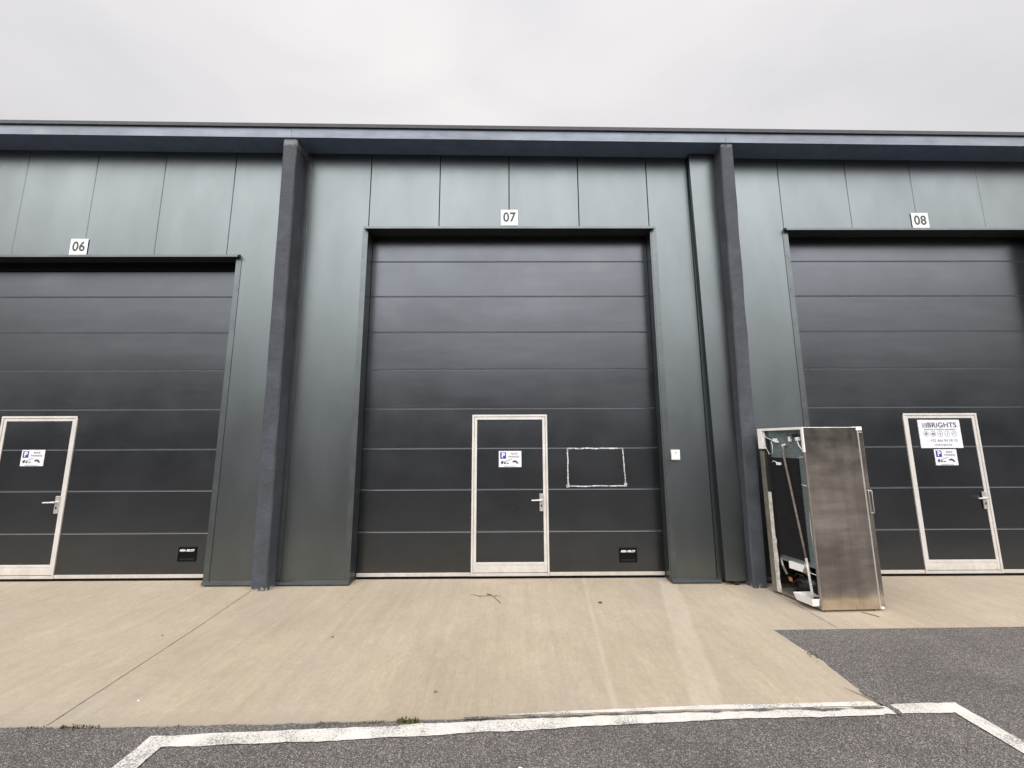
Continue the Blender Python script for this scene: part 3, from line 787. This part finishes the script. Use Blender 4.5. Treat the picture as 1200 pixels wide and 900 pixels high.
# machine compartment
b = MB(); g = bmesh.ops.create_uvsphere(b.bm, u_segments=24, v_segments=16, radius=1)
for v in g['verts']: v.co = Vector(F(.20+v.co.x*.12, .31+v.co.y*.135, .17+v.co.z*.115))
b.box(.10, .32, .18, .44, .052, .075, .003, F)
b.build('compressor', M['comp'], FR, True)
b = MB(); b.box(.066, .074, .410, .450, .170, .215, .001, F); b.build('warning_label', M['orange'], FR)
b = MB(); b.tube([F(.10, .45, .12), F(.06, .36, .20), F(.05, .30, .23), F(.07, .22, .20)], .006, 8); b.tube([F(.11, .42, .22), F(.06, .33, .285), F(.06, .25, .28)], .005, 8)
b.build('copper_pipe', M['copper'], FR, True)
b = MB(); b.box(.030, .060, .20, .39, .325, .405, .006, F); b.build('terminal_box', M['white'], FR)
b = MB(); b.tube([F(.035, .195, .35), F(.035, .150, .345)], .032, 16); b.build('fan_motor', M['pipe'], FR)
b = MB(); b.box(.02, .05, .40, .47, .395, .42, .003, F); b.tube([F(.04, .50, .40), F(.03, .47, .33), F(.06, .46, .24)], .013, 8); b.build('bracket', M['edge'], FR)
b = MB()   # drip tray
def tray(u, v, z): return F(u, v, z)
b.hexa([F(-.075, .03, .052), F(.16, .03, .052), F(.16, .21, .052), F(-.075, .21, .052)], [F(-.079, .026, .055), F(.17, .026, .055), F(.17, .214, .055), F(-.079, .214, .055)])
for (a, c) in (((-.079, .026), (.17, .026)), ((-.079, .026), (-.079, .214)), ((-.079, .214), (.17, .214)), ((.17, .026), (.17, .214))):
    mu = lambda p, k: ((p[0]-.045)*k+.045, (p[1]-.12)*k+.12)
    a2, c2 = mu(a, 1.15), mu(c, 1.15); a3, c3 = mu(a, .97), mu(c, .97); a4, c4 = mu(a, 1.12), mu(c, 1.12)
    b.hexa([F(*a, .053), F(*c, .053), F(*c3, .054), F(*a3, .054)], [F(*a2, .128), F(*c2, .128), F(*c4, .128), F(*a4, .128)])
b.build('drip_tray', M['white'], FR)
# torn foam edge hanging down the far side
b = MB(); n = 34
for i in range(n):
    z0 = .03+i*.033; w = .016+.010*noise.noise((z0*9, 0, 0)); 
    if z0 > .62: w *= .5
    b.box(-.014-.006*noise.noise((z0*13, 3, 0)), .004, D_-.092-w, D_-.066, z0, z0+.034, .003, F)
b.build('torn_foam', M['dirtywhite'], FR)
# door leaf at the front
b = MB(); b.box(W_-.013, W_+.001, -.004, -.0005, .03, H_-.045, .001, F); b.build('edge_trim', M['steel'], FR)
b = MB(); b.box(W_+.0, W_+.008, .030, D_-.03, .06, H_-.05, 0, F); b.build('gasket', M['dirtywhite'], FR)
b = MB(); b.box(W_+.009, W_+.058, .004, D_-.004, .045, H_-.055, .005, F); dr = b.build('door', M['inox'], FR)
b = MB(); b.box(W_-.02, W_+.048, -.002, .05, H_-.040, H_+.002, .003, F); b.build('hinge_cover', M['white'], FR)
b = MB(); b.box(W_+.01, W_+.05, .01, .06, .018, .043, .003, F); b.build('hinge_cover', M['white'], FR)
b = MB()
b.tube([F(W_+.050, -.001, .975), F(W_+.056, -.010, .985), F(W_+.056, -.010, 1.215), F(W_+.050, -.001, 1.225)], .0045, 8)
b.tube([F(W_+.026, .003, .975), F(W_+.026, -.004, .985), F(W_+.026, -.004, 1.215), F(W_+.026, .003, 1.225)], .003, 8)
b.tube([F(W_+.026, -.004, 1.215), F(W_+.056, -.010, 1.215)], .003, 8); b.tube([F(W_+.026, -.004, .985), F(W_+.056, -.010, .985)], .003, 8)
b.build('handle', M['steel'], FR, True)
# short bits of wire lying by the refrigerator
b = MB(); b.tube([(3.62, -.90, .005), (3.68, -.98, .005), (3.70, -1.01, .004)], .003, 5); tag(b.build('wire_scrap', M['blackp']), 'short black wire scrap on the concrete before the refrigerator', 'wire')

# ------------------------------------------------------------------ unseen block behind the photographer, added as something dark for the doors to reflect
OP = empty('unseen_facing_block', (0, -34, 0), 'long low dark unseen building added behind the photographer for the door reflections', 'building')
b = MB(); b.box(-70, 70, -15, 0, -.1, 7.0); b.build('wall', M['oppo'], OP)
b = MB(); b.box(-70.2, 70.2, -15.2, .35, 7.001, 7.35); b.build('roof', M['roof'], OP)
for k in range(-10, 11):
    b = MB(); b.box(k*6-2, k*6+2, .002, .03, 0, 4.6); b.build('door', M['oppodoor'], OP)

# ------------------------------------------------------------------ light
w = bpy.data.worlds.new('World'); scn.world = w; w.use_nodes = True
nt = w.node_tree; nt.nodes.clear()
def wn(t, **k):
    x = nt.nodes.new(t)
    for a, v in k.items(): setattr(x, a, v)
    return x
out = wn('ShaderNodeOutputWorld')
SUN_EL, SUN_ROT = math.radians(64), math.radians(205)
sky = wn('ShaderNodeTexSky', sky_type='NISHITA'); sky.sun_disc = False; sky.sun_elevation = SUN_EL; sky.sun_rotation = SUN_ROT
bg1 = wn('ShaderNodeBackground'); bg1.inputs[1].default_value = .06; nt.links.new(sky.outputs[0], bg1.inputs[0])
tc = wn('ShaderNodeTexCoord'); sep = wn('ShaderNodeSeparateXYZ'); nt.links.new(tc.outputs['Generated'], sep.inputs[0])
lum = wn('ShaderNodeMapRange'); lum.inputs['From Min'].default_value = 0; lum.inputs['From Max'].default_value = 1
lum.inputs['To Min'].default_value = .62; lum.inputs['To Max'].default_value = .98; nt.links.new(sep.outputs['Z'], lum.inputs['Value'])
mp = wn('ShaderNodeMapping'); mp.inputs['Scale'].default_value = (1, 1, 2.2); nt.links.new(tc.outputs['Generated'], mp.inputs['Vector'])
nz = wn('ShaderNodeTexNoise'); nz.inputs['Scale'].default_value = 2.1; nz.inputs['Detail'].default_value = 4; nz.inputs['Roughness'].default_value = .45; nz.inputs['Distortion'].default_value = .4
nt.links.new(mp.outputs[0], nz.inputs['Vector'])
cr = wn('ShaderNodeValToRGB'); e0, e1 = cr.color_ramp.elements
e0.position = .3; e0.color = (.93, .915, .94, 1); e1.position = .7; e1.color = (1.15, 1.11, 1.10, 1)
nt.links.new(nz.outputs['Fac'], cr.inputs[0])
bg2 = wn('ShaderNodeBackground'); nt.links.new(cr.outputs[0], bg2.inputs[0]); 
# brighter, thinner cloud around the hidden sun (high behind the photographer)
g1 = wn('ShaderNodeMapRange', interpolation_type='SMOOTHSTEP'); g1.inputs['From Min'].default_value = .10; g1.inputs['From Max'].default_value = .50
nt.links.new(sep.outputs['Z'], g1.inputs['Value'])
g2 = wn('ShaderNodeMapRange', interpolation_type='SMOOTHSTEP'); g2.inputs['From Min'].default_value = 0; g2.inputs['From Max'].default_value = -.55
nt.links.new(sep.outputs['Y'], g2.inputs['Value'])
gp = wn('ShaderNodeMath', operation='MULTIPLY'); nt.links.new(g1.outputs[0], gp.inputs[0]); nt.links.new(g2.outputs[0], gp.inputs[1])
gm = wn('ShaderNodeMath', operation='MULTIPLY'); nt.links.new(gp.outputs[0], gm.inputs[0]); gm.inputs[1].default_value = 4.1
ad = wn('ShaderNodeMath', operation='ADD'); nt.links.new(lum.outputs[0], ad.inputs[0]); nt.links.new(gm.outputs[0], ad.inputs[1])
nt.links.new(ad.outputs[0], bg2.inputs[1])
mx = wn('ShaderNodeMixShader'); mx.inputs[0].default_value = .92
nt.links.new(bg1.outputs[0], mx.inputs[1]); nt.links.new(bg2.outputs[0], mx.inputs[2]); nt.links.new(mx.outputs[0], out.inputs[0])

sd = bpy.data.lights.new('sun', 'SUN'); sd.energy = .4; sd.angle = math.radians(60); sd.color = (1, .95, .88)
so = bpy.data.objects.new('sun', sd); col.objects.link(so)
d = Vector((math.sin(SUN_ROT)*math.cos(SUN_EL), math.cos(SUN_ROT)*math.cos(SUN_EL), math.sin(SUN_EL)))
so.rotation_euler = d.to_track_quat('Z', 'Y').to_euler(); so.location = (0, -10, 20)

# ------------------------------------------------------------------ camera
cam = bpy.data.cameras.new('camera'); co = bpy.data.objects.new('camera', cam); col.objects.link(co); scn.camera = co
cam.sensor_width = 36; cam.sensor_fit = 'HORIZONTAL'; cam.lens = 36*467.649/1200; cam.clip_start = .05; cam.clip_end = 1000
r = Vector((0.99997541, -0.00587616, -0.00382754)); f = Vector((0.00637925, 0.98890111, 0.14843822)); u = Vector((0.00291282, -0.14845899, 0.98891428))
m = Matrix(((r.x, u.x, -f.x), (r.y, u.y, -f.y), (r.z, u.z, -f.z)))
co.matrix_world = Matrix.Translation((-.00207, -5.29178, 1.73199)) @ m.to_4x4()

scn.view_settings.view_transform = 'Standard'; scn.view_settings.look = 'None'
scn.view_settings.exposure = 0; scn.view_settings.gamma = 1
scn.render.resolution_x = 1024; scn.render.resolution_y = 768
